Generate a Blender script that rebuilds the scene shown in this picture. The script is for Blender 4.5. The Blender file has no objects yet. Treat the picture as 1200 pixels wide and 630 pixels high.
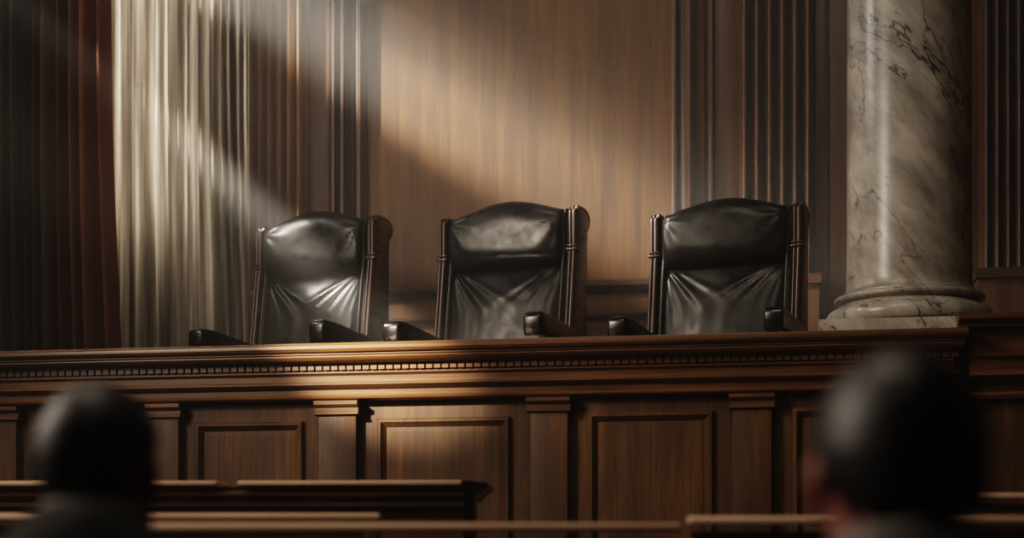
import bpy, bmesh, math, random
from mathutils import Vector, Matrix
random.seed(7)
C = bpy.context.scene.collection
PI = math.pi
# ------------------------------------------------------------------ survey of the place
TH = math.radians(10.0); S_, C_ = math.sin(TH), math.cos(TH)
FPX, HZ, EYE = 1800.0, 650.0, 1.0          # focal length, horizon row, eye height
FLOOR, DAIS = -0.08, 1.50
YB = 7.85                                   # face of the bench panels
YW = 9.90                                   # back wall
XL, XR, YF, ZC = -5.70, 4.2, -1.6, 7.4      # left wall, right wall, rear wall, ceiling

def wx(px, Y):                              # where a sight line meets a plane parallel to the wall
    k = (px-600)/FPX
    return Y*(-S_+C_*k)/(C_+S_*k)
def wz(px, py, Y):
    k = (px-600)/FPX
    return EYE+(HZ-py)/FPX*Y/(C_+S_*k)
def at_depth(px, py, d):                    # a point d metres ahead of the eye
    k = (px-600)/FPX
    return Vector((d*(-S_+C_*k), d*(C_+S_*k), EYE+(HZ-py)/FPX*d))

# ------------------------------------------------------------------ materials
def new_mat(name):
    m = bpy.data.materials.new(name); m.use_nodes = True
    nt = m.node_tree
    return m, nt, nt.nodes['Principled BSDF']
def lin(h):
    h = h.lstrip('#'); v = [int(h[i:i+2], 16)/255 for i in (0, 2, 4)]
    return tuple((c/12.92 if c <= .04045 else ((c+.055)/1.055)**2.4) for c in v)+(1,)
def ramp(nt, stops):
    r = nt.nodes.new('ShaderNodeValToRGB')
    e = r.color_ramp.elements
    while len(e) < len(stops): e.new(0.5)
    for q, (p, col) in zip(e, stops): q.position = p; q.color = col
    return r
def wood(name, dark, mid, light, axis='Z', rough=.38, scale=1.0, bump=.12, coat=.15, figure=.55, spec=.4):
    m, nt, b = new_mat(name); N = nt.nodes; L = nt.links
    tc = N.new('ShaderNodeTexCoord')
    def stretched(across, along):
        mp = N.new('ShaderNodeMapping')
        v = [across*scale]*3; v['XYZ'.index(axis)] = along*scale
        mp.inputs['Scale'].default_value = v
        L.new(tc.outputs['Object'], mp.inputs['Vector'])
        return mp
    n1 = N.new('ShaderNodeTexNoise'); n1.inputs['Scale'].default_value = 1; n1.inputs['Detail'].default_value = 7
    n1.inputs['Roughness'].default_value = .62; n1.inputs['Distortion'].default_value = .5
    L.new(stretched(15, .8).outputs[0], n1.inputs['Vector'])
    n2 = N.new('ShaderNodeTexNoise'); n2.inputs['Scale'].default_value = 1; n2.inputs['Detail'].default_value = 5
    n2.inputs['Roughness'].default_value = .7
    L.new(stretched(75, 2.5).outputs[0], n2.inputs['Vector'])
    n3 = N.new('ShaderNodeTexNoise'); n3.inputs['Scale'].default_value = 1; n3.inputs['Detail'].default_value = 3
    L.new(stretched(2.2, .8).outputs[0], n3.inputs['Vector'])
    a = N.new('ShaderNodeMath'); a.operation = 'MULTIPLY'; a.inputs[1].default_value = figure; L.new(n1.outputs['Fac'], a.inputs[0])
    c = N.new('ShaderNodeMath'); c.operation = 'MULTIPLY_ADD'; c.inputs[1].default_value = .36; L.new(n2.outputs['Fac'], c.inputs[0]); L.new(a.outputs[0], c.inputs[2])
    d = N.new('ShaderNodeMath'); d.operation = 'MULTIPLY_ADD'; d.inputs[1].default_value = .85-figure; L.new(n3.outputs['Fac'], d.inputs[0]); L.new(c.outputs[0], d.inputs[2])
    r = ramp(nt, [(.38, dark), (.60, mid), (.80, light)])
    L.new(d.outputs[0], r.inputs[0]); L.new(r.outputs[0], b.inputs['Base Color'])
    b.inputs['Roughness'].default_value = rough; b.inputs['Specular IOR Level'].default_value = spec
    rr = N.new('ShaderNodeMapRange'); rr.inputs[3].default_value = rough-.07; rr.inputs[4].default_value = rough+.13
    L.new(n1.outputs['Fac'], rr.inputs[0]); L.new(rr.outputs[0], b.inputs['Roughness'])
    b.inputs['Coat Weight'].default_value = coat; b.inputs['Coat Roughness'].default_value = .25
    bp = N.new('ShaderNodeBump'); bp.inputs['Strength'].default_value = bump; bp.inputs['Distance'].default_value = .004
    L.new(c.outputs[0], bp.inputs['Height']); L.new(bp.outputs[0], b.inputs['Normal'])
    return m
def leather(name, col, rough=.36, spec=.27):
    m, nt, b = new_mat(name); N = nt.nodes; L = nt.links
    tc = N.new('ShaderNodeTexCoord')
    n = N.new('ShaderNodeTexNoise'); n.inputs['Scale'].default_value = 7; n.inputs['Detail'].default_value = 3; n.inputs['Distortion'].default_value = .3
    v = N.new('ShaderNodeTexVoronoi'); v.inputs['Scale'].default_value = 190
    L.new(tc.outputs['Object'], n.inputs['Vector']); L.new(tc.outputs['Object'], v.inputs['Vector'])
    r = ramp(nt, [(.3, tuple(x*.6 for x in col[:3])+(1,)), (.7, tuple(x*1.5 for x in col[:3])+(1,))])
    L.new(n.outputs['Fac'], r.inputs[0]); L.new(r.outputs[0], b.inputs['Base Color'])
    rr = N.new('ShaderNodeMapRange'); rr.inputs[1].default_value = .3; rr.inputs[2].default_value = .7
    rr.inputs[3].default_value = rough-.08; rr.inputs[4].default_value = rough+.16
    L.new(n.outputs['Fac'], rr.inputs[0]); L.new(rr.outputs[0], b.inputs['Roughness'])
    b1 = N.new('ShaderNodeBump'); b1.inputs['Strength'].default_value = .10; b1.inputs['Distance'].default_value = .012
    b2 = N.new('ShaderNodeBump'); b2.inputs['Strength'].default_value = .05; b2.inputs['Distance'].default_value = .001
    L.new(n.outputs['Fac'], b1.inputs['Height']); L.new(v.outputs['Distance'], b2.inputs['Height'])
    L.new(b1.outputs[0], b2.inputs['Normal']); L.new(b2.outputs[0], b.inputs['Normal'])
    b.inputs['Specular IOR Level'].default_value = spec
    return m
def marble(name):
    m, nt, b = new_mat(name); N = nt.nodes; L = nt.links
    tc = N.new('ShaderNodeTexCoord')
    mq = N.new('ShaderNodeMapping'); mq.inputs['Rotation'].default_value = (0, math.radians(-50), 0); L.new(tc.outputs['Object'], mq.inputs['Vector'])
    mp = N.new('ShaderNodeMapping'); mp.inputs['Scale'].default_value = (.62, 1.3, 1.9); mp.inputs['Location'].default_value = (3.1, 1.7, .4)
    L.new(mq.outputs[0], mp.inputs['Vector'])
    w = N.new('ShaderNodeTexNoise'); w.inputs['Scale'].default_value = 3; w.inputs['Detail'].default_value = 6; w.inputs['Roughness'].default_value = .6
    L.new(mp.outputs[0], w.inputs['Vector'])
    mx = N.new('ShaderNodeMix'); mx.data_type = 'VECTOR'; mx.inputs['Factor'].default_value = .16
    L.new(mp.outputs[0], mx.inputs[4]); L.new(w.outputs['Color'], mx.inputs[5])
    def veins(scale, width, src):
        v = N.new('ShaderNodeTexVoronoi'); v.feature = 'DISTANCE_TO_EDGE'; v.inputs['Scale'].default_value = scale
        L.new(src, v.inputs['Vector'])
        r = N.new('ShaderNodeMapRange'); r.inputs[1].default_value = 0; r.inputs[2].default_value = width; r.inputs[3].default_value = 1; r.inputs[4].default_value = 0
        L.new(v.outputs['Distance'], r.inputs[0]); return r
    def ridge(scale, width, src, dist):
        q = N.new('ShaderNodeTexNoise'); q.inputs['Scale'].default_value = scale; q.inputs['Detail'].default_value = 5; q.inputs['Roughness'].default_value = .55; q.inputs['Distortion'].default_value = dist
        L.new(src, q.inputs['Vector'])
        e = N.new('ShaderNodeMath'); e.operation = 'SUBTRACT'; e.inputs[1].default_value = .5; L.new(q.outputs['Fac'], e.inputs[0])
        f = N.new('ShaderNodeMath'); f.operation = 'ABSOLUTE'; L.new(e.outputs[0], f.inputs[0])
        r = N.new('ShaderNodeMapRange'); r.inputs[1].default_value = 0; r.inputs[2].default_value = width; r.inputs[3].default_value = 1; r.inputs[4].default_value = 0
        L.new(f.outputs[0], r.inputs[0]); return r
    v1 = ridge(2.0, .013, mp.outputs[0], .35); v2 = veins(5.0, .012, mx.outputs[1])
    msk = N.new('ShaderNodeTexNoise'); msk.inputs['Scale'].default_value = 2.6; msk.inputs['Detail'].default_value = 3
    L.new(tc.outputs['Object'], msk.inputs['Vector'])
    mr = N.new('ShaderNodeMapRange'); mr.inputs[1].default_value = .42; mr.inputs[2].default_value = .62; L.new(msk.outputs['Fac'], mr.inputs[0])
    a = N.new('ShaderNodeMath'); a.operation = 'MULTIPLY'; L.new(v2.outputs[0], a.inputs[0]); L.new(mr.outputs[0], a.inputs[1])
    a2 = N.new('ShaderNodeMath'); a2.operation = 'MULTIPLY'; a2.inputs[1].default_value = .8; L.new(a.outputs[0], a2.inputs[0])
    mx2 = N.new('ShaderNodeMath'); mx2.operation = 'MAXIMUM'; mk1 = N.new('ShaderNodeMath'); mk1.operation = 'MULTIPLY'; mr1 = N.new('ShaderNodeMapRange'); mr1.inputs[1].default_value = .38; mr1.inputs[2].default_value = .52; mr1.inputs[3].default_value = .4; mr1.inputs[4].default_value = 1.0; L.new(w.outputs['Fac'], mr1.inputs[0]); L.new(v1.outputs[0], mk1.inputs[0]); L.new(mr1.outputs[0], mk1.inputs[1]); L.new(mk1.outputs[0], mx2.inputs[0]); L.new(a2.outputs[0], mx2.inputs[1])
    cl = N.new('ShaderNodeTexNoise'); cl.inputs['Scale'].default_value = 4; cl.inputs['Detail'].default_value = 9; cl.inputs['Roughness'].default_value = .68
    L.new(mp.outputs[0], cl.inputs['Vector'])
    r = ramp(nt, [(.3, lin('#6a655e')), (.5, lin('#a19a90')), (.72, lin('#cbc4b9'))]); L.new(cl.outputs['Fac'], r.inputs[0])
    mix = N.new('ShaderNodeMix'); mix.data_type = 'RGBA'
    L.new(mx2.outputs[0], mix.inputs[0]); L.new(r.outputs[0], mix.inputs[6]); mix.inputs[7].default_value = lin('#2c2720')
    L.new(mix.outputs[2], b.inputs['Base Color'])
    b.inputs['Roughness'].default_value = .30; b.inputs['Coat Weight'].default_value = .12; b.inputs['Coat Roughness'].default_value = .18
    return m
def cloth(name, stops, rough=.85, transl=0.0, xgrad=None, sheen=.15, weave=400, streak=True):
    m, nt, b = new_mat(name); N = nt.nodes; L = nt.links
    tc = N.new('ShaderNodeTexCoord')
    mp = N.new('ShaderNodeMapping'); mp.inputs['Scale'].default_value = (14, 14, .5) if streak else (5, 5, 5)
    L.new(tc.outputs['Object'], mp.inputs['Vector'])
    n = N.new('ShaderNodeTexNoise'); n.inputs['Scale'].default_value = 1.0; n.inputs['Detail'].default_value = 4; L.new(mp.outputs[0], n.inputs['Vector'])
    src = n.outputs['Fac']
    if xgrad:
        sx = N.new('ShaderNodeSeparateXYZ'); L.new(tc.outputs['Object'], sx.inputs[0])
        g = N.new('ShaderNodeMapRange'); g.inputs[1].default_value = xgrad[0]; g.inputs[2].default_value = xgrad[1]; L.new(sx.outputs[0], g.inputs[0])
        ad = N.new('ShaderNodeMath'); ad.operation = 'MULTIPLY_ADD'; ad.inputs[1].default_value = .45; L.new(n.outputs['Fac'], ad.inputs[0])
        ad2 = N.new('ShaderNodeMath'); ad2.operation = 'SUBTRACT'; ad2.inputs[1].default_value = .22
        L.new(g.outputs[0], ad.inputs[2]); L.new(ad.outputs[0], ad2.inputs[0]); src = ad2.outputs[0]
    r = ramp(nt, stops); L.new(src, r.inputs[0]); L.new(r.outputs[0], b.inputs['Base Color'])
    b.inputs['Roughness'].default_value = rough; b.inputs['Sheen Weight'].default_value = sheen
    w = N.new('ShaderNodeTexNoise'); w.inputs['Scale'].default_value = weave; L.new(tc.outputs['Object'], w.inputs['Vector'])
    bp = N.new('ShaderNodeBump'); bp.inputs['Strength'].default_value = .15; bp.inputs['Distance'].default_value = .002
    L.new(w.outputs['Fac'], bp.inputs['Height']); L.new(bp.outputs[0], b.inputs['Normal'])
    if transl:
        t = N.new('ShaderNodeBsdfTranslucent'); L.new(r.outputs[0], t.inputs[0])
        mx = N.new('ShaderNodeMixShader'); mx.inputs[0].default_value = transl
        L.new(b.outputs[0], mx.inputs[1]); L.new(t.outputs[0], mx.inputs[2])
        L.new(mx.outputs[0], N['Material Output'].inputs['Surface'])
    return m
def plain(name, col, rough=.6, noise=.15, scale=8):
    m, nt, b = new_mat(name); N = nt.nodes; L = nt.links
    tc = N.new('ShaderNodeTexCoord'); n = N.new('ShaderNodeTexNoise'); n.inputs['Scale'].default_value = scale; n.inputs['Detail'].default_value = 5
    L.new(tc.outputs['Object'], n.inputs['Vector'])
    r = ramp(nt, [(.25, tuple(x*(1-noise) for x in col[:3])+(1,)), (.75, tuple(x*(1+noise) for x in col[:3])+(1,))])
    L.new(n.outputs['Fac'], r.inputs[0]); L.new(r.outputs[0], b.inputs['Base Color']); b.inputs['Roughness'].default_value = rough
    return m

W = ('#170c06', '#3a2212', '#5f3b20')
M = {}
M['panel'] = wood('oiled walnut veneer', lin('#3a2618'), lin('#6d4727'), lin('#966837'), 'Z', .46, 1, .12, .05)
M['trimz'] = wood('dark walnut upright', lin('#2e1d12'), lin('#5a3c26'), lin('#7d573a'), 'Z', .42)
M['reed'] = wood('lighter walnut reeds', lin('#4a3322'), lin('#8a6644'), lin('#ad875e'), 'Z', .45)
M['trimx'] = wood('dark walnut lengthwise', lin('#25160c'), lin('#4b301c'), lin('#6a472b'), 'X', .36)
M['bench_z'] = wood('bench mahogany upright', lin('#1e130b'), lin('#4d341f'), lin('#7b5632'), 'Z', .48, 1.2, .2, .0, .30, .3)
M['bench_x'] = wood('bench mahogany lengthwise', lin('#26170c'), lin('#5b3b20'), lin('#865a31'), 'X', .36, 1.0, .12, .1)
M['pew'] = wood('pew oak', lin('#2a1a10'), lin('#5c3f2a'), lin('#83603f'), 'X', .34)
M['chair_wood'] = wood('polished chair wood', lin('#1a0f09'), lin('#342015'), lin('#4c3021'), 'Z', .3, 2, .05, .2)
M['arm_wood'] = wood('black stained arm wood', lin('#070504'), lin('#0f0b09'), lin('#181210'), 'Y', .24, 2, .05, .3)
M['leather'] = leather('black leather', (.009, .0088, .0086, 1), .31, .3)
M['leather_side'] = leather('black leather side', (.008, .0078, .0075, 1), .42)
M['piping'] = leather('worn leather piping', (.06, .056, .05, 1), .35)
M['marble'] = marble('veined marble')
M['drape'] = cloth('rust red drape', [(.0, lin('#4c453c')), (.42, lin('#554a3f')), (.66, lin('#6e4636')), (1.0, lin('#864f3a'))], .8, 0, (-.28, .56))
M['sheer'] = cloth('ivory sheer', [(.34, lin('#6f655a')), (.47, lin('#9b8f7f')), (.57, lin('#cabfae')), (.68, lin('#efe6da'))], .8, .45, None, .1)
M['plaster'] = plain('dim plaster', lin('#4a4034'), .9)
M['pew_cap'] = wood('highlighted pew cap', lin('#8a684f'), lin('#b89679'), lin('#d8bb9c'), 'X', .36)  # pale tone puts the light caught by the rails into the wood colour
M['floor'] = wood('floor boards', lin('#120b06'), lin('#24160d'), lin('#3a2617'), 'X', .45)
M['skin_light'] = plain('skin', lin('#79382a'), .6)
M['skin_dark'] = plain('brown skin', lin('#7a3a28'), .6)
M['hair'] = plain('short dark hair', lin('#14110f'), .5, .4, 60)
M['hair_grey'] = plain('greying dark hair', lin('#1c1917'), .46, .5, 60)
M['suit'] = cloth('charcoal suit', [(.3, lin('#08090a')), (.7, lin('#0f1012'))], .95, 0, None, 0, 500, False)
M['shirt'] = cloth('pale shirt', [(.3, lin('#605b54')), (.7, lin('#827c73'))], .8, 0, None, .1, 500, False)
M['eye'] = plain('eye white', lin('#c9c2b8'), .2)
M['shoe'] = leather('shoe leather', (.01, .01, .01, 1), .3)

# ------------------------------------------------------------------ mesh helpers
def add_box(bm, x0, x1, y0, y1, z0, z1, bev=0.0, seg=2):
    t = bmesh.new()
    bmesh.ops.create_cube(t, size=1)
    for v in t.verts:
        v.co = Vector(((x0+x1)/2+v.co.x*(x1-x0), (y0+y1)/2+v.co.y*(y1-y0), (z0+z1)/2+v.co.z*(z1-z0)))
    if bev: bmesh.ops.bevel(t, geom=list(t.edges), offset=bev, segments=seg, profile=.6, affect='EDGES')
    merge(bm, t)
def merge(bm, t):
    me = bpy.data.meshes.new('tmp'); t.to_mesh(me); t.free(); bm.from_mesh(me); bpy.data.meshes.remove(me)
def add_prism(bm, prof, a, b, axis, bev=0.0, seg=2):
    """closed 2-D profile pushed along an axis. X: prof=(y,z), Y: prof=(x,z), Z: prof=(x,y)"""
    t = bmesh.new()
    def P(p, h): return {'X': (h, p[0], p[1]), 'Y': (p[0], h, p[1]), 'Z': (p[0], p[1], h)}[axis]
    A = [t.verts.new(P(p, a)) for p in prof]; B = [t.verts.new(P(p, b)) for p in prof]
    n = len(prof)
    fa = t.faces.new(A); fb = t.faces.new(list(reversed(B)))
    for i in range(n): t.faces.new((A[i], B[i], B[(i+1) % n], A[(i+1) % n]))
    bmesh.ops.recalc_face_normals(t, faces=t.faces)
    if bev:
        es = [e for e in t.edges if (fa in e.link_faces or fb in e.link_faces)]
        bmesh.ops.bevel(t, geom=es, offset=bev, segments=seg, profile=.5, affect='EDGES')
    bmesh.ops.triangulate(t, faces=[f for f in t.faces if len(f.verts) > 4])
    merge(bm, t)
def add_tube(bm, pts, r, n=10, sx=1.0, closed=False):
    pts = [Vector(p) for p in pts]; rings = []
    rs = r if isinstance(r, (list, tuple)) else [r]*len(pts)
    for i, p in enumerate(pts):
        q0 = pts[i-1] if (i or closed) else pts[0]; q1 = pts[(i+1) % len(pts)] if (i < len(pts)-1 or closed) else pts[-1]
        d = (q1-q0).normalized()
        u = d.cross(Vector((0, 0, 1)) if abs(d.z) < .9 else Vector((0, 1, 0))).normalized(); v = d.cross(u)
        rings.append([bm.verts.new(p+(u*math.cos(2*PI*k/n)*sx+v*math.sin(2*PI*k/n))*rs[i]) for k in range(n)])
    m = len(rings)
    for i in range(m if closed else m-1):
        A, B = rings[i], rings[(i+1) % m]
        for k in range(n): bm.faces.new((A[k], A[(k+1) % n], B[(k+1) % n], B[k]))
    if not closed: bm.faces.new(rings[0][::-1]); bm.faces.new(rings[-1])
def add_lathe(bm, prof, cx, cy, n=64):
    rings = [[bm.verts.new((cx+r*math.cos(2*PI*k/n), cy+r*math.sin(2*PI*k/n), z)) for k in range(n)] for r, z in prof]
    for A, B in zip(rings, rings[1:]):
        for k in range(n): bm.faces.new((A[k], A[(k+1) % n], B[(k+1) % n], B[k]))
    bm.faces.new(rings[0][::-1]); bm.faces.new(rings[-1])
def add_loop_grid(bm, fn, nu, nv):
    """fn(u,v): u along, v around a closed section; ends capped"""
    R = [[bm.verts.new(fn(i/(nu-1), j/nv)) for j in range(nv)] for i in range(nu)]
    for A, B in zip(R, R[1:]):
        for j in range(nv): bm.faces.new((A[j], A[(j+1) % nv], B[(j+1) % nv], B[j]))
    bm.faces.new(R[0][::-1]); bm.faces.new(R[-1])
def obj(name, bm, mat, parent=None, smooth=True, label=None, angle=40):
    bmesh.ops.recalc_face_normals(bm, faces=bm.faces)
    if parent is not None:
        inv = Matrix.Translation(-Vector(parent.get('_o', (0, 0, 0))))
        bm.transform(inv)
    me = bpy.data.meshes.new(name); bm.to_mesh(me); bm.free()
    me.materials.append(M[mat])
    if smooth:
        me.shade_smooth()
        me.set_sharp_from_angle(angle=math.radians(angle))
    o = bpy.data.objects.new(name, me); C.objects.link(o)
    if parent is not None: o.parent = parent; o['_o'] = parent.get('_o', (0, 0, 0))
    if label: o['label'] = label
    return o
def thing(name, label, cat, loc=(0, 0, 0), rotz=0, group=None, local=False):
    o = bpy.data.objects.new(name, None); C.objects.link(o); o.empty_display_size = .1
    o.location = loc; o.rotation_euler = (0, 0, rotz); o['label'] = label; o['category'] = cat
    o['_o'] = (0, 0, 0) if local else tuple(loc)
    if group: o['group'] = group
    return o
def struct(name, bm, mat, smooth=True, parent=None):
    o = obj(name, bm, mat, parent, smooth); 
    if parent is None: o['kind'] = 'structure'
    return o
def B(): return bmesh.new()
def arc(cx, cy, r, a0, a1, n):
    return [(cx+r*math.cos(math.radians(a0+(a1-a0)*i/n)), cy+r*math.sin(math.radians(a0+(a1-a0)*i/n))) for i in range(n+1)]

# ------------------------------------------------------------------ room shell
bm = B(); add_box(bm, XL-.3, XR+.3, YF-.3, YW+.3, FLOOR-.2, FLOOR); struct('floor', bm, 'floor', False)
bm = B(); add_box(bm, XL-.3, XR+.3, YF-.3, YW+.3, ZC, ZC+.2); struct('ceiling', bm, 'plaster', False)
bm = B(); add_box(bm, XL-.3, XR+.3, YW, YW+.3, FLOOR, ZC); struct('wall_back', bm, 'panel', False)
bm = B(); add_box(bm, XR, XR+.3, YF, YW, FLOOR, ZC); struct('wall_right', bm, 'plaster', False)
bm = B(); add_box(bm, XL-.3, XR+.3, YF-.3, YF, FLOOR, ZC); struct('wall_front', bm, 'plaster', False)
# left wall with a high clerestory window and a tall opening added for fill
WY0, WY1, WZ0, WZ1 = 6.58, 7.72, 5.10, 6.26      # clerestory opening
TY0, TY1, TZ0, TZ1 = 1.6, 4.2, 2.2, 6.2          # tall opening, added for fill
XO = XL-.10
bm = B()
add_box(bm, XO, XL, YF, TY0, FLOOR, ZC); add_box(bm, XO, XL, TY0, TY1, FLOOR, TZ0); add_box(bm, XO, XL, TY0, TY1, TZ1, ZC)
add_box(bm, XO, XL, TY1, WY0, FLOOR, ZC); add_box(bm, XO, XL, WY0, WY1, FLOOR, WZ0); add_box(bm, XO, XL, WY0, WY1, WZ1, ZC)
add_box(bm, XO, XL, WY1, YW, FLOOR, ZC)
struct('wall_left', bm, 'plaster', False)
bm = B()                                             # unseen clerestory: transom and slats added as a gobo to shape the shafts
xc = XL-.02
add_box(bm, xc-.02, xc+.02, WY0, WY1, 5.525, 5.755)
for z, h in ((5.13, .06), (5.19, .050), (5.245, .044), (5.295, .036), (5.34, .028), (5.38, .020), (5.415, .012), (5.765, .022), (5.795, .018), (5.825, .013), (5.855, .009), (6.04, .008), (6.07, .014), (6.11, .026), (6.155, .036), (6.205, .044), (6.245, .03)): add_box(bm, xc-.012, xc+.012, WY0, WY1, z-h/2, z+h/2)
struct('gobo_window', bm, 'trimx', False)
bm = B()                                             # frame and bars of the tall opening added for the side fill
for y in (TY0+.04, (TY0+TY1)/2, TY1-.04): add_box(bm, XO, XL+.03, y-.04, y+.04, TZ0, TZ1)
for z in (TZ0+.04, TZ0+1.4, TZ0+2.7, TZ1-.04): add_box(bm, XO+.01, XL+.02, TY0, TY1, z-.035, z+.035)
struct('fill_window', bm, 'trimz', False)
bm = B()
for px in (137, 184, 232): add_box(bm, wx(px, YW)-.03, wx(px, YW)+.03, YW-.06, YW, DAIS+.2, ZC-.2)
for z in (DAIS+.2, 3.6, 5.2, ZC-.26): add_box(bm, wx(137, YW), wx(232, YW), YW-.05, YW, z, z+.06)
struct('backlight_bars', bm, 'trimz', False)  # bars on the solid wall behind the sheer, added with its backlight
# raised dais behind the bench
bm = B(); add_box(bm, XL, XR, YB+.06, YW, FLOOR, DAIS); struct('dais', bm, 'floor', False)

# ------------------------------------------------------------------ panelling of the back wall
def upright(bm, x0, x1, y, z0, z1, kind='ogee'):
    w = x1-x0; d = y
    if kind == 'bead':
        p = [(x0, 0)]+[(x0+w/2-w/2*math.cos(t*PI/8), -d*math.sin(t*PI/8)) for t in range(9)]+[(x1, 0)]
    else:
        p = [(x0, 0), (x0, -d*.55), (x0+w*.18, -d*.6), (x0+w*.28, -d), (x0+w*.62, -d), (x0+w*.74, -d*.7), (x0+w*.84, -d*.45), (x1, -d*.3), (x1, 0)]
    add_prism(bm, [(a, YW+b) for a, b in p], z0, z1, 'Z')
ZT = ZC
trim_n = [0]
def trim(bm, mat='trimz'):
    trim_n[0] += 1
    struct('trim_%d' % trim_n[0], bm, mat)
X = lambda px: wx(px, YW)
RAIL = 2.70
for a, b, d, k in [(386, 391, .05, 'bead'), (391, 399, .09, 'ogee'), (402, 411, .11, 'ogee'), (414, 419, .05, 'bead'), (420, 431, .10, 'ogee'),
                   (788, 796, .09, 'ogee'), (799, 817, .11, 'ogee'), (821, 828, .05, 'bead'), (831, 838, .10, 'ogee'),
                   (966, 972, .05, 'bead')]:
    bm = B(); upright(bm, X(a), X(b), d, DAIS, ZT, k); trim(bm)
# backing boards that stand proud of the veneer on either side
for a, b, d in [(150, 386, .03), (838, 866, .05), (955, 1330, .03)]:
    bm = B(); add_box(bm, X(a), X(b), YW-d, YW, DAIS, ZT, .004); trim(bm)
# dado rail of the centre panel: two horizontal mouldings
xa, xb = X(431), X(788)
rail = lambda z, h, d: [(YW, z), (YW-d*.4, z), (YW-d*.5, z+h*.25), (YW-d, z+h*.45), (YW-d, z+h*.75), (YW-d*.6, z+h*.85), (YW-d*.6, z+h), (YW, z+h)]
bm = B(); add_prism(bm, rail(RAIL, .075, .07), xa, xb, 'X'); trim(bm, 'trimx')
bm = B(); add_prism(bm, rail(RAIL-.175, .04, .045), xa, xb, 'X'); trim(bm, 'trimx')
bm = B(); add_prism(bm, rail(RAIL-.60, .05, .045), xa, xb, 'X'); trim(bm, 'trimx')
bm = B(); add_box(bm, X(431), X(788), YW-.05, YW, DAIS, DAIS+.25, .01); o = struct('baseboard_back', bm, 'trimx')

def fluted(name, label, x0, x1, n, zb, depth=.16, base=True, mat='trimz'):
    """a pilaster of n rounded reeds with dark channels, on a plain block"""
    cx = (x0+x1)/2
    t = thing(name, label, 'pilaster', (cx, (YW-.004), DAIS))
    pitch = (x1-x0)/n; p = []
    fx = lambda x, y: (x, (YW-.004)+y)
    p.append(fx(x0, 0)); 
    for i in range(n):
        a = x0+i*pitch; rw = pitch*.60
        ch = pitch-rw
        p.append(fx(a, -depth*.35)) if i else p.append(fx(a, -depth*.35))
        q = a+ch*.5
        for k in range(9):
            th = PI*k/8
            p.append(fx(q+rw/2-rw/2*math.cos(th)*1.0, -depth*.45-(depth*.55)*max(0, math.sin(th))**.6))
        p.append(fx(a+pitch-ch*.25, -depth*.38))
    p.append(fx(x1, -depth*.35)); p.append(fx(x1, 0))
    bm = B(); add_prism(bm, p, zb, ZT, 'Z'); obj('fluted_shaft', bm, mat, t, angle=50)
    bm = B(); add_box(bm, x0-.03, x1+.03, (YW-.004)-depth-.05, (YW-.004), DAIS, zb-.06, .008)
    obj('base_block', bm, mat, t)
    bm = B(); add_prism(bm, [((YW-.004), zb-.06), ((YW-.004)-depth-.08, zb-.06), ((YW-.004)-depth-.08, zb-.03), ((YW-.004)-depth-.045, zb-.015), ((YW-.004)-depth-.02, zb+.01), ((YW-.004), zb+.01)], x0-.04, x1+.04, 'X')
    obj('base_moulding', bm, 'trimx', t)
    return t
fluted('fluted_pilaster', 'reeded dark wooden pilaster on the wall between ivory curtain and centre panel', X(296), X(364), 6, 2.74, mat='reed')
fluted('fluted_pilaster', 'reeded dark wooden pilaster on the wall between centre panel and marble column', X(866), X(954), 6, 2.74)
fluted('fluted_pilaster', 'reeded wooden pilaster in deep shadow behind and right of the marble column', X(1146), X(1222), 6, 2.74)

# ------------------------------------------------------------------ curtains
def curtain(name, label, mat, px0, px1, Y, flare, n, amp, seed, ztop=ZT-.15, zbot=DAIS+.02, back=0):
    rnd = random.Random(seed)
    x0, x1 = wx(px0, Y), wx(px1, Y); cx = (x0+x1)/2
    t = thing(name, label, 'curtain', (cx, Y, zbot))
    NU, NV = n*16, 36
    ph = []; acc = 0
    ws = [rnd.uniform(.55, 1.6) for _ in range(n)]; tot = sum(ws)
    amps = [rnd.uniform(.55, 1.25) for _ in range(n)]
    knots = [0]
    for w in ws: knots.append(knots[-1]+w/tot)
    def fold(u):
        for i in range(n):
            if u <= knots[i+1]+1e-9:
                s = (u-knots[i])/(knots[i+1]-knots[i])
                return -amps[i]*(max(0, math.sin(PI*s))**1.3), i, s
    drift = [rnd.uniform(-1, 1) for _ in range(n)]
    bm = B(); V = []
    for j in range(NV+1):
        v = j/NV; z = ztop+(zbot-ztop)*v; row = []
        for i in range(NU+1):
            u = i/NU; f, k, s = fold(u)
            open_ = .75+.35*v
            low = max(0, (v-.55)/.45)**1.6
            x = x0+(x1-x0)*u+flare*low*u+.012*math.sin(3.1*v+k)*drift[k]
            y = Y+amp*open_*f+.012*math.sin(5*v+2*k)*drift[k]+.010*math.sin(PI*s*3+4*v)*drift[k]
            row.append(bm.verts.new((x, y, z)))
        V.append(row)
    for A, D in zip(V, V[1:]):
        for i in range(NU): bm.faces.new((A[i], A[i+1], D[i+1], D[i]))
    bmesh.ops.solidify(bm, geom=list(bm.faces), thickness=.003)
    obj('fabric', bm, mat, t, angle=80)
    bm = B(); add_tube(bm, [(x0-.1, Y, ztop+.05), (x1+.1, Y, ztop+.05)], .02, 12); obj('curtain_rod', bm, 'trimx', t)
    return t
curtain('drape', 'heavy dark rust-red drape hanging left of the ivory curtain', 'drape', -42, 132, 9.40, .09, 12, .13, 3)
curtain('sheer_curtain', 'ivory sheer curtain hanging in sunlit folds beside the red drape', 'sheer', 131, 287, 9.56, .07, 13, .10, 11)

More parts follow.
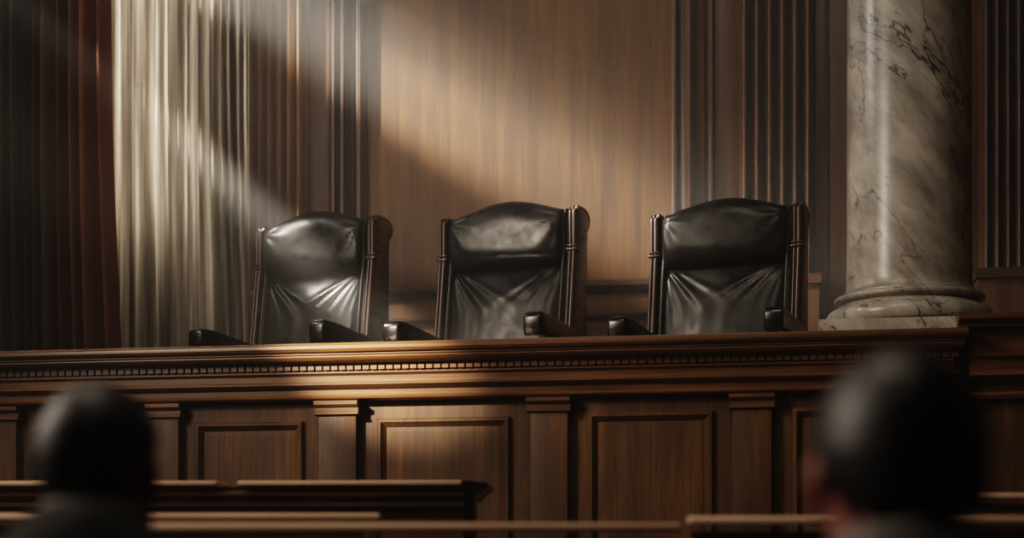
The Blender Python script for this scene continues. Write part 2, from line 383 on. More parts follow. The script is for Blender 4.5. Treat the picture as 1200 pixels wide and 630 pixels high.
# ------------------------------------------------------------------ marble column
cpx, cY = 1065, 8.27
ccx = wx(cpx, cY); ZTOPB = 2.10
t = thing('marble_column', 'veined cream marble column with moulded round base at the right end of the bench', 'column', (ccx, cY, ZTOPB))
rs = .318
zb = ZTOPB+.078
prof = [(.44, zb)]+[(.405+.045*math.cos(math.radians(a)), zb+.062+.062*math.sin(math.radians(a))) for a in range(-90, 91, 12)]
prof += [(.375, zb+.128), (.372, zb+.138), (.352, zb+.15), (.348, zb+.158), (.372, zb+.165)]
prof += [(.362+.022*math.cos(math.radians(a)), zb+.188+.022*math.sin(math.radians(a))) for a in range(-80, 91, 17)]
prof += [(.345, zb+.213), (.345, zb+.222), (rs+.012, zb+.232), (rs+.004, zb+.26), (rs+.002, zb+.30)]
prof = [(r-(.025 if r > .40 else 0), zb+(z-zb)*.80) for r, z in prof]
bm = B(); add_lathe(bm, prof, ccx, cY, 96); obj('base', bm, 'marble', t, angle=50)
bm = B(); add_lathe(bm, [(rs+.002, zb+.238), (rs, zb+.5), (rs-.004, 4.0), (rs-.014, 5.5), (rs-.03, ZT)], ccx, cY, 128); obj('shaft', bm, 'marble', t)
bm = B(); add_box(bm, ccx-.47, ccx+.47, cY-.44, cY+.44, ZTOPB, zb, .006); obj('plinth', bm, 'marble', t)
bm = B(); add_box(bm, ccx-.47, ccx+.47, YB+.19, cY+.44, DAIS, ZTOPB, .004); obj('pedestal', bm, 'bench_z', t, label='dark wooden pedestal')

# ------------------------------------------------------------------ the judges' bench
BX0, BX1 = -5.2, wx(1128, YB-.1)-.15
bt = thing('judges_bench', 'long carved mahogany judges bench with dentil cornice and panelled front', 'bench', ((BX0+BX1)/2, YB, FLOOR))
def zz(py): return EYE+(HZ-py)*7.72/FPX
def px_profile(pts): return [(YB-d, zz(y)) for d, y in pts]
# worktop with its moulded lip
lip = [(YB+.18, zz(404)), (YB+.18, 2.10), (YB-.165, 2.10)]+[(YB-.170-.012*math.sin(math.radians(a)), 2.090-.010*(1-math.cos(math.radians(a)))) for a in (0, 30, 60, 90)]
lip += px_profile([(.182, 401), (.172, 404), (.160, 405)])
bm = B(); add_prism(bm, lip, BX0, BX1+.17, 'X'); obj('worktop', bm, 'bench_x', bt, angle=30)
cor = px_profile([(0, 404.5), (.155, 404.5), (.155, 407), (.148, 408.5), (.150, 410), (.140, 413), (.125, 415), (.108, 416), (.098, 416.5), (.098, 417), (0, 417)])
bm = B(); add_prism(bm, cor, BX0, BX1+.155, 'X'); obj('cornice_moulding', bm, 'bench_x', bt, angle=30)
bm = B()
bands = (zz(425), zz(417))
add_box(bm, BX0, BX1+.11, YB-.070, YB, zz(426.5), zz(417))
x = BX0+.02
while x < BX1+.115:
    add_box(bm, x, x+.035, YB-.086, YB-.06, zz(424.2), zz(417.2), .002, 1); x += .0425
y = YB-.07
while y < YB+.3:
    add_box(bm, BX1+.105, BX1+.126, y, y+.035, zz(424.5), zz(417.4), .002, 1); y += .0425
obj('dentil_band', bm, 'bench_x', bt, angle=30)
fri = px_profile([(0, 426.5), (.085, 426.5), (.085, 428), (.072, 429.5), (.066, 431), (.066, 439), (0, 439)])
bm = B(); add_prism(bm, fri, BX0, BX1+.11, 'X'); obj('frieze', bm, 'bench_x', bt, angle=30)
mou = px_profile([(0, 439), (.098, 439), (.104, 440.5), (.104, 442.5), (.094, 444.5), (.074, 446.5), (.064, 448), (.064, 454), (.076, 455.5), (.080, 457), (.076, 458.8), (.060, 460.5), (0, 461.5)])
bm = B(); add_prism(bm, mou, BX0, BX1+.13, 'X'); obj('lower_moulding', bm, 'bench_x', bt, angle=30)
zc0 = zz(461.5)
bm = B(); add_box(bm, BX0, BX1+.08, YB, YB+.05, FLOOR, zc0); add_box(bm, BX1+.08, BX1+.172, YB+.012, YB+.18, FLOOR, 2.05); add_box(bm, BX1+.03, BX1+.08, YB, YB+.42, FLOOR, zc0)
obj('front_board', bm, 'bench_z', bt, False)
bm = B(); add_prism(bm, [(YB, FLOOR), (YB-.12, FLOOR), (YB-.12, .14), (YB-.10, .18), (YB-.08, .19), (YB, .2)], BX0, BX1+.03, 'X'); obj('base_moulding', bm, 'bench_x', bt, angle=30)
pil_px = [(-16, 22), (174, 212), (371, 420), (619, 668), (856, 907), (1076, 1126)]
for a, b in pil_px:
    x0, x1 = wx(a, YB-.05), wx(b, YB-.05)
    bm = B(); add_box(bm, x0+.012, x1-.012, YB-.055, YB+.01, FLOOR, zc0-.06, .004)
    p = obj('pilaster', bm, 'bench_z', bt)
    cap = lambda d, y: (YB-d, zz(y))
    bm = B()
    add_prism(bm, [cap(0, 461.5), cap(.092, 461.5), cap(.092, 466), cap(.080, 468.5), cap(.068, 470), cap(.068, 474.5), cap(.075, 475.5), cap(.075, 477.8), cap(.058, 479.5), cap(0, 479.5)], x0-.006, x1+.006, 'X', .003, 1)
    obj('capital', bm, 'bench_x', p, angle=30)
def frame_profile(k):                      # (inset, projection) steps of the panel moulding
    return [(0, 0), (0, .018), (.008, .026), (.020, .026), (.028, .016), (.040, .006), (.052, -.010), (.052, -.02)][k]
def panel(px0, px1, py):
    x0, x1 = wx(px0, YB), wx(px1, YB); z1 = zz(py)-.02; z0 = .42
    bm = B(); R = []
    for k in range(8):
        i, d = frame_profile(k)
        R.append([bm.verts.new((x, YB-d-.002, z)) for x, z in ((x0+i, z0+i), (x1-i, z0+i), (x1-i, z1-i), (x0+i, z1-i))])
    for A, D in zip(R, R[1:]):
        for j in range(4): bm.faces.new((A[j], A[(j+1) % 4], D[(j+1) % 4], D[j]))
    fr = obj('panel_frame', bm, 'bench_z', bt, angle=20)
    bm = B(); i = .05
    pts = [(x0+i, z0+i), (x1-i, z0+i), (x1-i, z1-i), (x0+i, z1-i)]
    j = .02
    inn = [(x0+i+j, z0+i+j), (x1-i-j, z0+i+j), (x1-i-j, z1-i-j), (x0+i+j, z1-i-j)]
    A = [bm.verts.new((x, YB-.002, z)) for x, z in pts]; D = [bm.verts.new((x, YB-.003, z)) for x, z in inn]
    for q in range(4): bm.faces.new((A[q], A[(q+1) % 4], D[(q+1) % 4], D[q]))
    bm.faces.new(D)
    obj('raised_field', bm, 'bench_z', fr, False)
for a, b, y in [(38, 158, 481), (230, 356, 480), (443, 598, 478), (690, 836, 475), (929, 1058, 473)]: panel(a, b, y)
# flat stiles beside each pilaster stand a little proud of the board
bm = B()
for (a, b), (c, d) in zip(pil_px, pil_px[1:]):
    pass
bm.free()

# side wing to the right of the bench, a little taller
WX0, WX1, YS = BX1+.19, XR, YB+.02
wt = thing('side_wing', 'shadowed mahogany panelled side wing continuing right of the bench below the column', 'panelling', ((WX0+WX1)/2, YS, FLOOR))
zw = lambda py: EYE+(HZ-py)*7.42/FPX
pf = [(0.45, zw(366)), (-.14, zw(366)), (-.15, zw(369)), (-.15, zw(372)), (-.12, zw(375)), (-.105, zw(378)), (-.11, zw(380)), (-.07, zw(383)), (.45, zw(383))]
bm = B(); add_prism(bm, [(YS+a, z) for a, z in pf], WX0-.06, WX1, 'X'); obj('cornice', bm, 'bench_x', wt, angle=30)
pf = [(.02, zw(383)), (-.04, zw(383)), (-.04, zw(408)), (-.08, zw(411)), (-.08, zw(414)), (-.05, zw(418)), (-.05, zw(430)), (-.09, zw(433)), (-.09, zw(437)), (-.04, zw(442)), (.02, zw(442))]
bm = B(); add_prism(bm, [(YS+a, z) for a, z in pf], WX0, WX1, 'X'); obj('frieze', bm, 'bench_x', wt, angle=30)
bm = B(); add_box(bm, WX0, WX1, YS, YS+.05, FLOOR, zw(442)); obj('front_board', bm, 'bench_z', wt, False)
bm = B(); add_prism(bm, [(YS, zw(455)), (YS-.05, zw(456)), (YS-.06, zw(460)), (YS-.05, zw(464)), (YS, zw(466))], WX0, WX1, 'X'); obj('panel_rail', bm, 'bench_x', wt, angle=30)

# ------------------------------------------------------------------ judges' chairs
def sgnpow(v, e): return math.copysign(abs(v)**e, v)
def lean(z):                              # front line of the back: reclined below the collar, upright above
    return -.125+(min(z, 1.22)-.42)*.125/.80
def make_chair(label):
    t = thing('judge_chair', label, 'chair', (0, 0, 0), 0, "judges' high-backed chairs", True)
    # upper roll
    def head(u, v):
        x = -.352+.704*u; s = abs(x/.352)
        top = 1.448+.072*max(0, math.cos(min(1, s)*PI/2))**1.2
        lo = 1.135-.004*math.cos(s*PI/2)
        zc, hz = (top+lo)/2, (top-lo)/2
        e = (1-s**9)**.5 if s < 1 else 0
        e = .80+.20*e
        a = 2*PI*v
        cy, cz = sgnpow(math.cos(a), .72), sgnpow(math.sin(a), .62)
        hy = .125*e
        y = .045+hy*cy
        z = zc+hz*cz*(.985+.015*e)
        y += .010*math.sin(7*x+9*z)*math.exp(-((z-1.2)/.08)**2)
        # pull folds at the two upper corners
        for sx in (-1, 1):
            dx, dz = x-sx*.35, z-1.40
            r = math.hypot(dx, dz); ang = math.atan2(dz, -sx*dx)
            if cy < 0: y += .006*math.sin(ang*9)*math.exp(-(r/.16)**2)
        return (x, y, z)
    bm = B(); add_loop_grid(bm, head, 49, 64); obj('headrest', bm, 'leather', t, angle=75)
    rnd = random.Random(5)
    creases = []
    for sx, n in ((-1, 6), (1, 6)):
        for i in range(n):
            creases.append((sx, math.radians(30+i*11+rnd.uniform(-4, 4)), rnd.uniform(.25, .5), rnd.uniform(.6, 1.0)))
    def low(u, v):
        x = -.352+.704*u; s = abs(x/.352)
        e = .75+.25*((1-s**8)**.5 if s < 1 else 0)
        a = 2*PI*v
        cy, cz = sgnpow(math.cos(a), .45), sgnpow(math.sin(a), .45)
        z = .80+.345*cz
        y = lean(z)+.105+(.118*e)*cy
        if cy < 0:
            y -= .020*math.cos(x/.352*PI/2)*math.cos((z-.84)/.36*PI/2)
            for sx, an, ln, am in creases:
                ox, oz = sx*.36, 1.17
                dx, dz = (x-ox)*-sx, oz-z
                along = dx*math.cos(an)+dz*math.sin(an); off = dx*math.sin(an)-dz*math.cos(an)
                if along > 0:
                    w = .008+.036*along
                    y -= am*.0125*math.exp(-(off/w)**2)*(along/.08 if along < .08 else math.exp(-((along-.08)/ln)**2))
        return (x, y, z)
    bm = B(); add_loop_grid(bm, low, 65, 112); obj('back_cushion', bm, 'leather', t, angle=75)
    side = [(-.125, .42), (-.072, .77), (-.005, 1.22), (-.005, 1.40)]
    side += [(.095+.10*math.cos(math.radians(a)), 1.40+.052*math.sin(math.radians(a))) for a in (165, 140, 115, 90)]
    side += [(.150+.055*math.cos(math.radians(a)), 1.397+.055*math.sin(math.radians(a))) for a in (80, 50, 20, -10, -40, -65)]
    side += [(.165, 1.335), (.160, 1.25), (.150, .42)]
    inner = [(-.115, .44), (-.060, .77), (.004, 1.22), (.002, 1.41), (.03, 1.45), (.10, 1.455), (.14, 1.42), (.14, .44)]
    for s in (-1, 1):
        bm = B(); a, b = sorted((s*.388, s*.436)); add_prism(bm, side, a, b, 'X', .006, 2)
        sf = obj('side_frame', bm, 'arm_wood', t, angle=35)
        # reeded strip of polished wood down the front edge, with a turned collar
        bm = B()
        line = [(-.135, .42), (-.082, .77), (-.016, 1.22), (-.016, 1.40), (-.012, 1.425), (.004, 1.445), (.035, 1.454), (.085, 1.456), (.13, 1.455), (.168, 1.446), (.192, 1.425), (.20, 1.40)]
        for dx, r in ((-.014, .012), (.010, .016)):
            add_tube(bm, [(s*.412+dx, y, z) for y, z in line], r, 10)
        st = obj('front_stile', bm, 'chair_wood', sf, angle=60)
        bm = B()
        add_box(bm, s*.412-.034, s*.412+.034, -.042, .03, 1.205, 1.219, .005); add_box(bm, s*.412-.031, s*.412+.031, -.038, .03, 1.228, 1.238, .004)
        obj('collar', bm, 'chair_wood', sf)
        bm = B(); a, b = sorted((s*.350, s*.388)); add_prism(bm, inner, a, b, 'X', .014, 3)
        wg = obj('inner_wing', bm, 'leather_side', t, angle=50)
        bm = B()
        add_tube(bm, [(s*.356, lean(z)-.014-(.004 if z < 1.13 else 0), z) for z in [.5+.03*i for i in range(31)]]+[(s*.356, .0, 1.43), (s*.356, .035, 1.452)], .008, 8)
        obj('piping', bm, 'piping', wg, angle=80)
        # arm: flat-topped, rounded over at the front, dipping to the back
        ap = [(-.05, .675), (-.05, .742), (-.22, .757), (-.40, .772), (-.54, .781)]+arc(-.615, .742, .038, 85, 190, 6)+[(-.655, .685), (-.64, .655), (-.54, .66), (-.34, .67)]
        bm = B(); add_prism(bm, ap, s*.425-.052, s*.425+.052, 'X', .014, 3)
        ar = obj('armrest', bm, 'arm_wood', t, angle=40)
        bm = B(); add_prism(bm, [(-.34, .70), (-.40, .70), (-.405, .56), (-.43, .44), (-.43, .36), (-.36, .36), (-.36, .46), (-.34, .56)], s*.425-.028, s*.425+.028, 'X', .006)
        obj('arm_post', bm, 'chair_wood', ar)
        for y0 in (-.47, .10):
            bm = B(); add_tube(bm, [(s*.38, y0, .34), (s*.38, y0, .2), (s*.385, y0+(.05 if y0 > 0 else -.01), .0)], [.036, .03, .022], 12); obj('leg', bm, 'chair_wood', t)
    bm = B(); add_box(bm, -.375, .375, -.53, .02, .36, .49, .045, 4); obj('seat', bm, 'leather', t)
    bm = B(); add_box(bm, -.40, .40, -.52, .14, .29, .37, .01); obj('seat_frame', bm, 'chair_wood', t)
    bm = B(); add_box(bm, -.39, .39, .135, .158, .36, 1.40, .008); obj('back_panel', bm, 'leather_side', t)
    return t
def copy_tree(o, parent=None):
    kids = list(o.children)
    c = o.copy(); C.objects.link(c); c.parent = parent
    for ch in kids: copy_tree(ch, c)
    return c
ch = make_chair('black leather high-backed judge chair nearest the ivory curtain')
chairs = [ch, copy_tree(ch), copy_tree(ch)]
for o, px, Y, rz, scl, lab in zip(chairs, (370, 595, 850), (8.98, 8.80, 8.62), (-15, -13.5, -12.5), ((.97, 1, 1.045), (1, 1, 1.025), (.985, 1, .978)),
        ('black leather high-backed judge chair nearest the ivory curtain', 'black leather high-backed judge chair standing between the other two', 'black leather high-backed judge chair nearest the marble column')):
    o.location = (wx(px, Y), Y, DAIS); o.scale = scl; o.rotation_euler = (0, 0, math.radians(rz)); o['label'] = lab

# ------------------------------------------------------------------ pews and rail in the public gallery
def basis(px, d, yaw=0):
    p = at_depth(px, HZ, d); return Vector((p.x, p.y, FLOOR))
def pew(name, label, px0, px1, d, z, end_left=True, end_right=True, yaw=0.0, cap_r=.017, panels=True, seat=True, group=None):
    """a pew square to the sight line at distance d; its back faces the camera"""
    pa, pb = at_depth(px0, HZ, d), at_depth(px1, HZ, d)
    L = (pb-pa).length; mid = (pa+pb)/2
    t = thing(name, label, 'pew', (mid.x, mid.y, FLOOR), TH+yaw, group, True)
    h = z-FLOOR; a, b = -L/2, L/2
    rail = [(-.030, h-.024), (-.036, h-.020)]+arc(-.020, h-.016, .016, 180, 90, 6)+arc(.024, h-.014, .014, 90, 0, 5)+[(.03, h-.024)]
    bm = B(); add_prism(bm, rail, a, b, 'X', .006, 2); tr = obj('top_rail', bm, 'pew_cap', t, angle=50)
    bm = B(); add_prism(bm, [(.0, .12), (.026, .12), (.026, h-.04), (.0, h-.04)], a+.01, b-.01, 'X'); obj('back_board', bm, 'pew', t, False)
    bm = B(); add_prism(bm, [(0, h-.10), (-.014, h-.10), (-.018, h-.085), (-.012, h-.07), (0, h-.065)], a+.01, b-.01, 'X'); obj('moulding', bm, 'pew', t)
    if seat:
        bm = B(); add_box(bm, a+.02, b-.02, .02, .42, .42, .46, .012); obj('seat', bm, 'pew', t)
    for on, s, e in ((end_left, a, -1), (end_right, b, 1)):
        if on:
            prof = [(-.03, 0), (.46, 0), (.46, .40), (.42, .52), (.30, .60), (.14, .70), (.07, h-.10), (.04, h-.052), (-.025, h-.052)]
            bm = B(); x0, x1 = sorted((s, s-e*.05)); add_prism(bm, prof, x0, x1, 'X', .006); obj('end_panel', bm, 'pew', t, angle=40)
    return t
pew('pew', 'dark wooden pew whose rail ends in mid picture, in front of the tall front rail', -260, 446, 4.85, wz(446, 601, at_depth(446, 0, 4.85).y))
pew('pew', 'nearest long dark pew running along the bottom edge to the picture centre', 120, 797, 4.0, wz(600, 612.5, at_depth(600, 0, 4.0).y))
pew('pew', 'dark wooden pew behind the right-hand man, starting right of picture centre', 806, 1420, 4.15, wz(806, 604.5, at_depth(806, 0, 4.15).y))
pew('pew', 'far dark pew rail in shadow below the right side wing', 1100, 1460, 5.6, wz(1180, 577, at_depth(1180, 0, 5.6).y), True, True)

# the tall rail with two cap pieces and a moulded end, in front of the bench
def front_rail():
    d = 6.0
    pa, pb = at_depth(-160, HZ, d), at_depth(577, HZ, d-.10)
    L = (pb-pa).length; mid = (pa+pb)/2
    yaw = math.atan2(pb.y-pa.y, pb.x-pa.x)
    t = thing('gallery_rail', 'dark panelled gallery rail with broken cap and moulded end block before the bench', 'rail', (mid.x, mid.y, FLOOR), yaw, None, True)
    a, b = -L/2, L/2; sc = L/737.0
    X_ = lambda px: a+(px+160)*sc
    zt = wz(540, 563.5, pb.y)
    h = zt-FLOOR
    u = .00333                                # metres per picture row at this distance
    for x0, x1 in ((a, X_(262)), (X_(286), X_(543))):
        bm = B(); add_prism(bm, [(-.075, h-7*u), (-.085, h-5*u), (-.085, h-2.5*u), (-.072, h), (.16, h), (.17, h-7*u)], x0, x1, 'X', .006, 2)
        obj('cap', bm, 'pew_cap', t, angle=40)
    prof = [(.15, h-7*u), (-.055, h-7*u), (-.045, h-11*u), (-.05, h-13*u), (-.06, h-14.5*u), (-.06, h-17*u), (-.040, h-20*u), (-.030, h-24*u), (-.045, h-25.5*u), (-.045, h-29*u), (-.012, h-31*u), (0, h-33*u), (0, 0), (.12, 0), (.12, h-20*u)]
    bm = B(); add_prism(bm, prof, a, X_(545), 'X'); obj('moulded_body', bm, 'pew', t, angle=30)
    e0, e1 = X_(543), X_(556)
    prof = [(-.085, h-1*u), (.30, h-1*u), (.34, h-8*u), (.28, h-14*u), (.22, h-24*u), (.20, 0), (-.02, 0), (-.02, h-30*u), (-.05, h-20*u), (-.07, h-9*u)]
    bm = B(); add_prism(bm, prof, e0, e1, 'X', .006); eb = obj('end_block', bm, 'arm_wood', t, angle=40)
    # crown moulding across the end of the rail
    pf = [(e1, h-1*u), (e1+.055, h-3*u), (e1+.06, h-7*u), (e1+.035, h-12*u), (e1+.02, h-17*u), (e1, h-22*u)]
    bm = B(); add_prism(bm, pf, -.08, .32, 'Y'); obj('end_moulding', bm, 'arm_wood', eb, angle=40)
    return t
front_rail()

# ------------------------------------------------------------------ people
def ball(bm, c, r, sub=3, rot=None):
    t = bmesh.new(); bmesh.ops.create_icosphere(t, subdivisions=sub, radius=1)
    mt = Matrix.Translation(c) @ (rot or Matrix.Identity(4)) @ Matrix.Diagonal((r[0], r[1], r[2], 1))
    t.transform(mt); merge(bm, t)
def limb(bm, pts, rad):                  # chain of overlapping tapered pieces
    pts = [Vector(p) for p in pts]
    for (p, q), (r0, r1) in zip(zip(pts, pts[1:]), zip(rad, rad[1:])):
        n = max(2, int((q-p).length/(min(r0, r1)*.35)))
        for i in range(n+1):
            f = i/n; r = r0+(r1-r0)*f; ball(bm, p+(q-p)*f, (r, r, r), 2)
def fuse(o, voxel, smooth=6):
    r = o.modifiers.new('fuse', 'REMESH'); r.mode = 'VOXEL'; r.voxel_size = voxel; r.use_smooth_shade = True
    s = o.modifiers.new('relax', 'SMOOTH'); s.iterations = smooth; s.factor = .5
    dg = bpy.context.evaluated_depsgraph_get(); me = bpy.data.meshes.new_from_object(o.evaluated_get(dg))
    o.modifiers.clear(); mats = list(o.data.materials); o.data = me
    if not me.materials:
        for m in mats: me.materials.append(m)
    me.shade_smooth()
def person(label, px, d, top, head_turn, skin, hair, hk=1.0, seat_h=.45, lean_x=0.0, nape=0.0):
    """seated figure seen from behind, facing +Y in its own frame; origin on the floor under the hips"""
    base = at_depth(px, HZ, d)
    t = thing('person', label, 'person', (base.x, base.y-.02, FLOOR), TH, None, True)
    H = top-FLOOR
    hc = Vector((0, .065, H-.118*hk)); Rz = Matrix.Rotation(head_turn, 4, 'Z')
    def hp(x, y, z): return hc+(Rz @ Vector((x*hk, y*hk, z*hk)))
    hips = Vector((0, 0, seat_h+.11)); sh = H-.275*hk
    bm = B()
    k = hk
    ball(bm, hp(0, -.012, .012), (.074*k, .094*k, .098*k), 4, Rz)          # skull
    ball(bm, hp(0, .035, -.055), (.060*k, .062*k, .072*k), 3, Rz)          # face
    ball(bm, hp(0, .066, -.092), (.034*k, .030*k, .026*k), 3, Rz)          # chin
    for s in (-1, 1):
        ball(bm, hp(s*.040, .048, -.042), (.024*k, .028*k, .026*k), 3, Rz) # cheeks
        ball(bm, hp(s*.046, .022, -.085), (.022*k, .040*k, .028*k), 3, Rz) # jaw
        ball(bm, hp(s*.086, -.006, -.018), (.011*k, .020*k, .029*k), 3, Rz @ Matrix.Rotation(s*-.35, 4, 'Z'))  # ear
        ball(bm, hp(s*.084, .000, -.043), (.008*k, .012*k, .014*k), 3, Rz) # ear lobe
    ball(bm, hp(0, .088, .010), (.050*k, .016*k, .014*k), 3, Rz)           # brow
    for i, (y, z, r) in enumerate(((.092, .0, .010), (.102, -.018, .012), (.110, -.034, .015))): ball(bm, hp(0, y, z), (r*k,)*3, 2)
    ball(bm, hp(0, .088, -.066), (.024*k, .012*k, .008*k), 3, Rz); ball(bm, hp(0, .086, -.077), (.021*k, .012*k, .008*k), 3, Rz)
    limb(bm, [hp(0, -.012, -.05), (0, .02, sh+.06), (0, -.02, sh-.02)], [.056*k, .055*k, .066*k])
    limb(bm, [(0, -.03, sh-.06), (0, -.03, sh-.28), hips], [.13, .12, .10])
    for s in (-1, 1):
        limb(bm, [(s*.05, -.03, sh-.02), (s*.16, -.03, sh-.06)], [.065, .062])
        limb(bm, [(s*.075, -.02, sh-.16), (s*.07, -.01, sh-.34), (s*.08, 0, seat_h+.10)], [.095, .08, .09])
        el = Vector((s*.235, .06, sh-.34)); wr = Vector((s*.10, .30, seat_h+.20))
        limb(bm, [(s*.18, -.03, sh-.06), el, wr], [.056, .042, .028])
        # hand resting on the thigh: palm, four fingers, thumb
        pc = wr+Vector((s*-.005, .055, -.012)); ball(bm, pc, (.038, .048, .018), 3)
        for i, ln in enumerate((.062, .072, .068, .052)):
            fx = pc.x+(i-1.5)*.018*-s
            limb(bm, [(fx, pc.y+.038, pc.z), (fx, pc.y+.038+ln*.5, pc.z-.004), (fx, pc.y+.038+ln*.95, pc.z-.020)], [.0088, .0082, .0072])
        limb(bm, [(pc.x-s*.032, pc.y-.015, pc.z), (pc.x-s*.052, pc.y+.02, pc.z-.006), (pc.x-s*.050, pc.y+.045, pc.z-.012)], [.011, .010, .008])
        kn = Vector((s*.11, .44, seat_h+.09)); an = Vector((s*.11, .42, .10))
        limb(bm, [(s*.09, .02, seat_h+.10), kn, an, (s*.11, .54, .035)], [.088, .060, .040, .030])
    o = obj('body', bm, skin, t); fuse(o, .0075, 4)
    # hair: a close-cropped shell from brow line to nape
    bm = B(); Vv = []
    NU, NV = 72, 44
    rr = random.Random(len(label))
    for j in range(NV+1):
        row = []
        for i in range(NU):
            az = 2*PI*i/NU; back = .5-.5*math.cos(az)         # 0 at the face, 1 at the back
            side = abs(math.sin(az))
            lowest = math.radians(22+ (10 if side > .8 else 0) + 98*back**.8)   # polar angle where hair stops
            lowest = math.radians(50+90*back**.68)
            th = lowest*j/NV
            x = math.sin(th)*math.sin(az); y = math.cos(az)*math.sin(th); z = math.cos(th)
            rx, ry, rz = .0885, .106, .108
            q = 1+rr.uniform(-.012, .012)
            edge = 1-.10*max(0, (j/NV-.86)/.14)
            zz_ = z*rz if z > 0 else z*rz*1.12
            pin = 1-.12*max(0, -z)                              # narrower at the nape
            row.append(bm.verts.new(hp(x*rx*q*edge*pin, -.010+y*ry*q*edge, .012+zz_*q)))
        Vv.append(row)
    for A, D in zip(Vv[1:], Vv[2:]):
        for i in range(NU): bm.faces.new((A[i], A[(i+1) % NU], D[(i+1) % NU], D[i]))
    bm.faces.new(Vv[1]); 
    for v in Vv[0]: bm.verts.remove(v)
    obj('hair', bm, hair, t, angle=180)
    for s in (-1, 1):
        bm = B(); ball(bm, hp(s*.030, .076, -.012), (.0115*k, .0115*k, .0115*k), 3); obj('eye', bm, 'eye', t)
    # shirt collar standing round the neck
    bm = B()
    n = 40
    c0 = Vector((0, .004, sh+.056))
    rings = []
    for z, r in ((-.03, .086), (.0, .078), (.030, .070), (.034, .067), (.028, .063), (-.03, .07)):
        rings.append([bm.verts.new(c0+Vector((math.cos(2*PI*i/n)*r*k, math.sin(2*PI*i/n)*r*1.08*k, z*k+.010*math.sin(2*PI*i/n)*-1))) for i in range(n)])
    rings.append(rings[0])
    for A, D in zip(rings, rings[1:]):
        for i in range(n): bm.faces.new((A[i], A[(i+1) % n], D[(i+1) % n], D[i]))
    obj('shirt_collar', bm, 'shirt', t, angle=60)
    # suit jacket
    bm = B()
    limb(bm, [(0, -.035, sh-.04), (0, -.04, sh-.28), (0, 0, seat_h+.12)], [.145, .138, .112])
    ball(bm, (0, -.02, sh+.015), (.095*k, .085*k, .045*k), 3)
    for s in (-1, 1):
        limb(bm, [(s*.04, -.03, sh-.015), (s*.12, -.035, sh-.045), (s*.185, -.035, sh-.085)], [.078, .076, .074])
        limb(bm, [(s*.085, -.02, sh-.16), (s*.08, -.01, sh-.34), (s*.09, 0, seat_h+.12)], [.112, .098, .10])
        el = Vector((s*.238, .06, sh-.34)); wr = Vector((s*.112, .285, seat_h+.205))
        limb(bm, [(s*.188, -.03, sh-.085), el, wr], [.072, .058, .042])
    o = obj('jacket', bm, 'suit', t); fuse(o, .010, 5)
    bm = B()
    for s in (-1, 1):
        kn = Vector((s*.11, .44, seat_h+.09)); an = Vector((s*.11, .42, .13))
        limb(bm, [(s*.085, .02, seat_h+.105), kn, an], [.102, .074, .058])
    ball(bm, (0, 0, seat_h+.11), (.17, .12, .10), 3)
    o = obj('trousers', bm, 'suit', t); fuse(o, .010, 4)
    for s in (-1, 1):
        bm = B(); limb(bm, [(s*.11, .40, .05), (s*.11, .52, .042), (s*.11, .60, .034)], [.046, .044, .034]); o = obj('shoe', bm, 'shoe', t); fuse(o, .008, 3)
    return t
person('man with short dark hair in dark suit seated at left, seen from behind', 112, 2.28, EYE+(HZ-447)/FPX*2.28, math.radians(-16), 'skin_dark', 'hair')
person('man with close-cropped greying hair seated at right, seen from behind, blurred', 1068, 1.72, EYE+(HZ-404)/FPX*1.72, math.radians(3), 'skin_light', 'hair_grey', 1.10)
# the low benches they sit on (below the picture)
def seat_bench(label, px, d):
    p = at_depth(px, HZ, d)
    t = thing('low_bench', label, 'bench', (p.x, p.y, FLOOR), TH, None, True)
    bm = B(); add_box(bm, -.6, .6, -.17, .27, .41, .448, .012); obj('seat', bm, 'pew', t)
    for s in (-1, 1):
        bm = B(); add_box(bm, s*.5-.03, s*.5+.03, -.14, .24, 0, .412, .008); obj('leg', bm, 'pew', t)
seat_bench('low wooden bench under the seated man on the left', 106, 2.28)
seat_bench('low wooden bench under the seated man on the right', 1067, 1.72)

# ------------------------------------------------------------------ light
def lamp(name, kind, loc, target, energy, color, **kw):
    l = bpy.data.lights.new(name, kind); l.energy = energy; l.color = color
    for k, v in kw.items(): setattr(l, k, v)
    o = bpy.data.objects.new(name, l); C.objects.link(o); o.location = loc
    o.rotation_euler = (Vector(target)-Vector(loc)).to_track_quat('-Z', 'Y').to_euler()
    return o
LAMP = (-7.16, 6.05, 6.80)
lamp('sunbeam', 'SPOT', LAMP, (-3.6, 7.9, 3.9), 8500, (1.0, .89, .74), spot_size=math.radians(75), spot_blend=.3, shadow_soft_size=.05)
lamp('bench_fill', 'SPOT', (XL+.3, 3.2, 4.4), (-1.8, 8.0, 2.3), 500, (1.0, .82, .62), spot_size=math.radians(40), spot_blend=1.0, shadow_soft_size=.45)  # added soft spot inside the left wall, fill for bench and chairs
lamp('cornice_spot', 'SPOT', (XL+.3, 3.6, 4.0), (wx(432, 7.75), 7.75, 2.07), 11000, (1.0, .82, .60), spot_size=math.radians(9.5), spot_blend=1.0, shadow_soft_size=.06)  # added narrow spot indoors, makes the bright pool on the cornice
lamp('side_fill', 'AREA', (XL-.25, 2.9, 4.2), (-.3, 4.0, 1.0), 240, (1.0, .84, .70), shape='RECTANGLE', size=2.2, size_y=3.6)  # added area fill behind the tall opening, rims heads and pews
lamp('clerestory_fill', 'AREA', (XL-.35, 7.15, 5.9), (-2.6, 9.3, 3.6), 170, (1.0, .93, .84), shape='RECTANGLE', size=1.3, size_y=1.2)  # added soft fill at the clerestory, lifts curtain, reeds and haze
lamp('gallery_fill', 'AREA', (-1.6, 3.4, 7.0), (-1.2, 4.6, 0), 75, (1.0, .82, .64), shape='RECTANGLE', size=2.5, size_y=1.5)  # added overhead fill for pew rails and heads, no fixture there
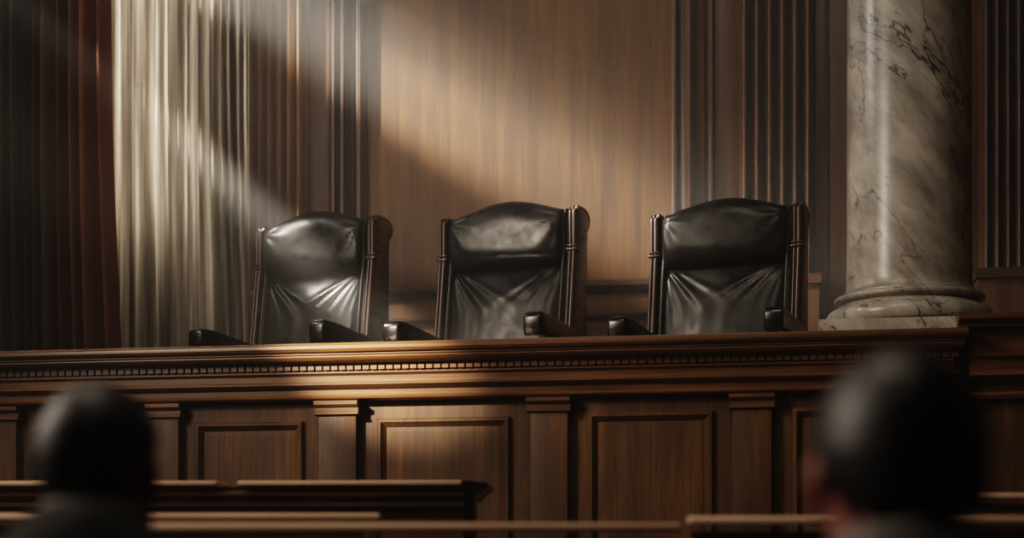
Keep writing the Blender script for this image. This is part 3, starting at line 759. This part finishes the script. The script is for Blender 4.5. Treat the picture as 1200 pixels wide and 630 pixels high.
lamp('sheer_backlight', 'AREA', ((wx(150, YW)+wx(224, YW))/2, YW-.07, 5.0), ((wx(150, YW)+wx(224, YW))/2, 0, 5.0), 72, (1.0, .90, .77), shape='RECTANGLE', size=wx(224, YW)-wx(150, YW), size_y=3.6)  # added backlight before the solid wall, brightens the sheer's folds

# hazy air: dusty over the dais, clearing towards the gallery and the dark drape
w = bpy.data.worlds.new('hazy air'); bpy.context.scene.world = w; w.use_nodes = True
nt = w.node_tree; N = nt.nodes
bg = N['Background']; bg.inputs[0].default_value = (.6, .7, .9, 1); bg.inputs[1].default_value = .02
vs = N.new('ShaderNodeVolumeScatter'); vs.inputs['Anisotropy'].default_value = .2
geo = N.new('ShaderNodeNewGeometry'); sp = N.new('ShaderNodeSeparateXYZ'); nt.links.new(geo.outputs['Position'], sp.inputs[0])
def fade(src, a, b):
    m = N.new('ShaderNodeMapRange'); m.interpolation_type = 'SMOOTHSTEP'; m.inputs[1].default_value = a; m.inputs[2].default_value = b
    nt.links.new(src, m.inputs[0]); return m.outputs[0]
def mul(a, b):
    m = N.new('ShaderNodeMath'); m.operation = 'MULTIPLY'; nt.links.new(a, m.inputs[0])
    if isinstance(b, float): m.inputs[1].default_value = b
    else: nt.links.new(b, m.inputs[1])
    return m.outputs[0]
dens = mul(mul(fade(sp.outputs[1], 7.9, 9.2), fade(sp.outputs[0], -4.05, -3.35)), .155)
ad = N.new('ShaderNodeMath'); ad.operation = 'ADD'; ad.inputs[1].default_value = .004; nt.links.new(dens, ad.inputs[0])
nt.links.new(ad.outputs[0], vs.inputs['Density'])
nt.links.new(vs.outputs[0], N['World Output'].inputs['Volume'])

# ------------------------------------------------------------------ camera
cd = bpy.data.cameras.new('camera'); cam = bpy.data.objects.new('camera', cd); C.objects.link(cam)
cam.location = (0, 0, EYE); cam.rotation_euler = (PI/2, 0, TH)
cd.sensor_width = 36; cd.lens = 36*FPX/1200; cd.shift_y = (HZ-315)/1200
cd.clip_start = .05
cd.dof.use_dof = True; cd.dof.focus_distance = 8.3; cd.dof.aperture_fstop = (cd.lens/1000)/.040
bpy.context.scene.camera = cam
sc = bpy.context.scene
for o in bpy.data.objects:
    if '_o' in o.keys(): del o['_o']
sc.view_settings.view_transform = 'Filmic'; sc.view_settings.look = 'Medium High Contrast'; sc.view_settings.exposure = 0
try:
    sc.cycles.use_denoising = True; sc.cycles.denoiser = 'OPENIMAGEDENOISE'
    sc.cycles.volume_step_rate = 4; w.cycles.volume_step_size = 1.0; sc.cycles.max_bounces = 5; sc.cycles.volume_bounces = 0; sc.cycles.sample_clamp_indirect = 6
    sc.cycles.caustics_reflective = False; sc.cycles.caustics_refractive = False
except Exception as e: print(e)
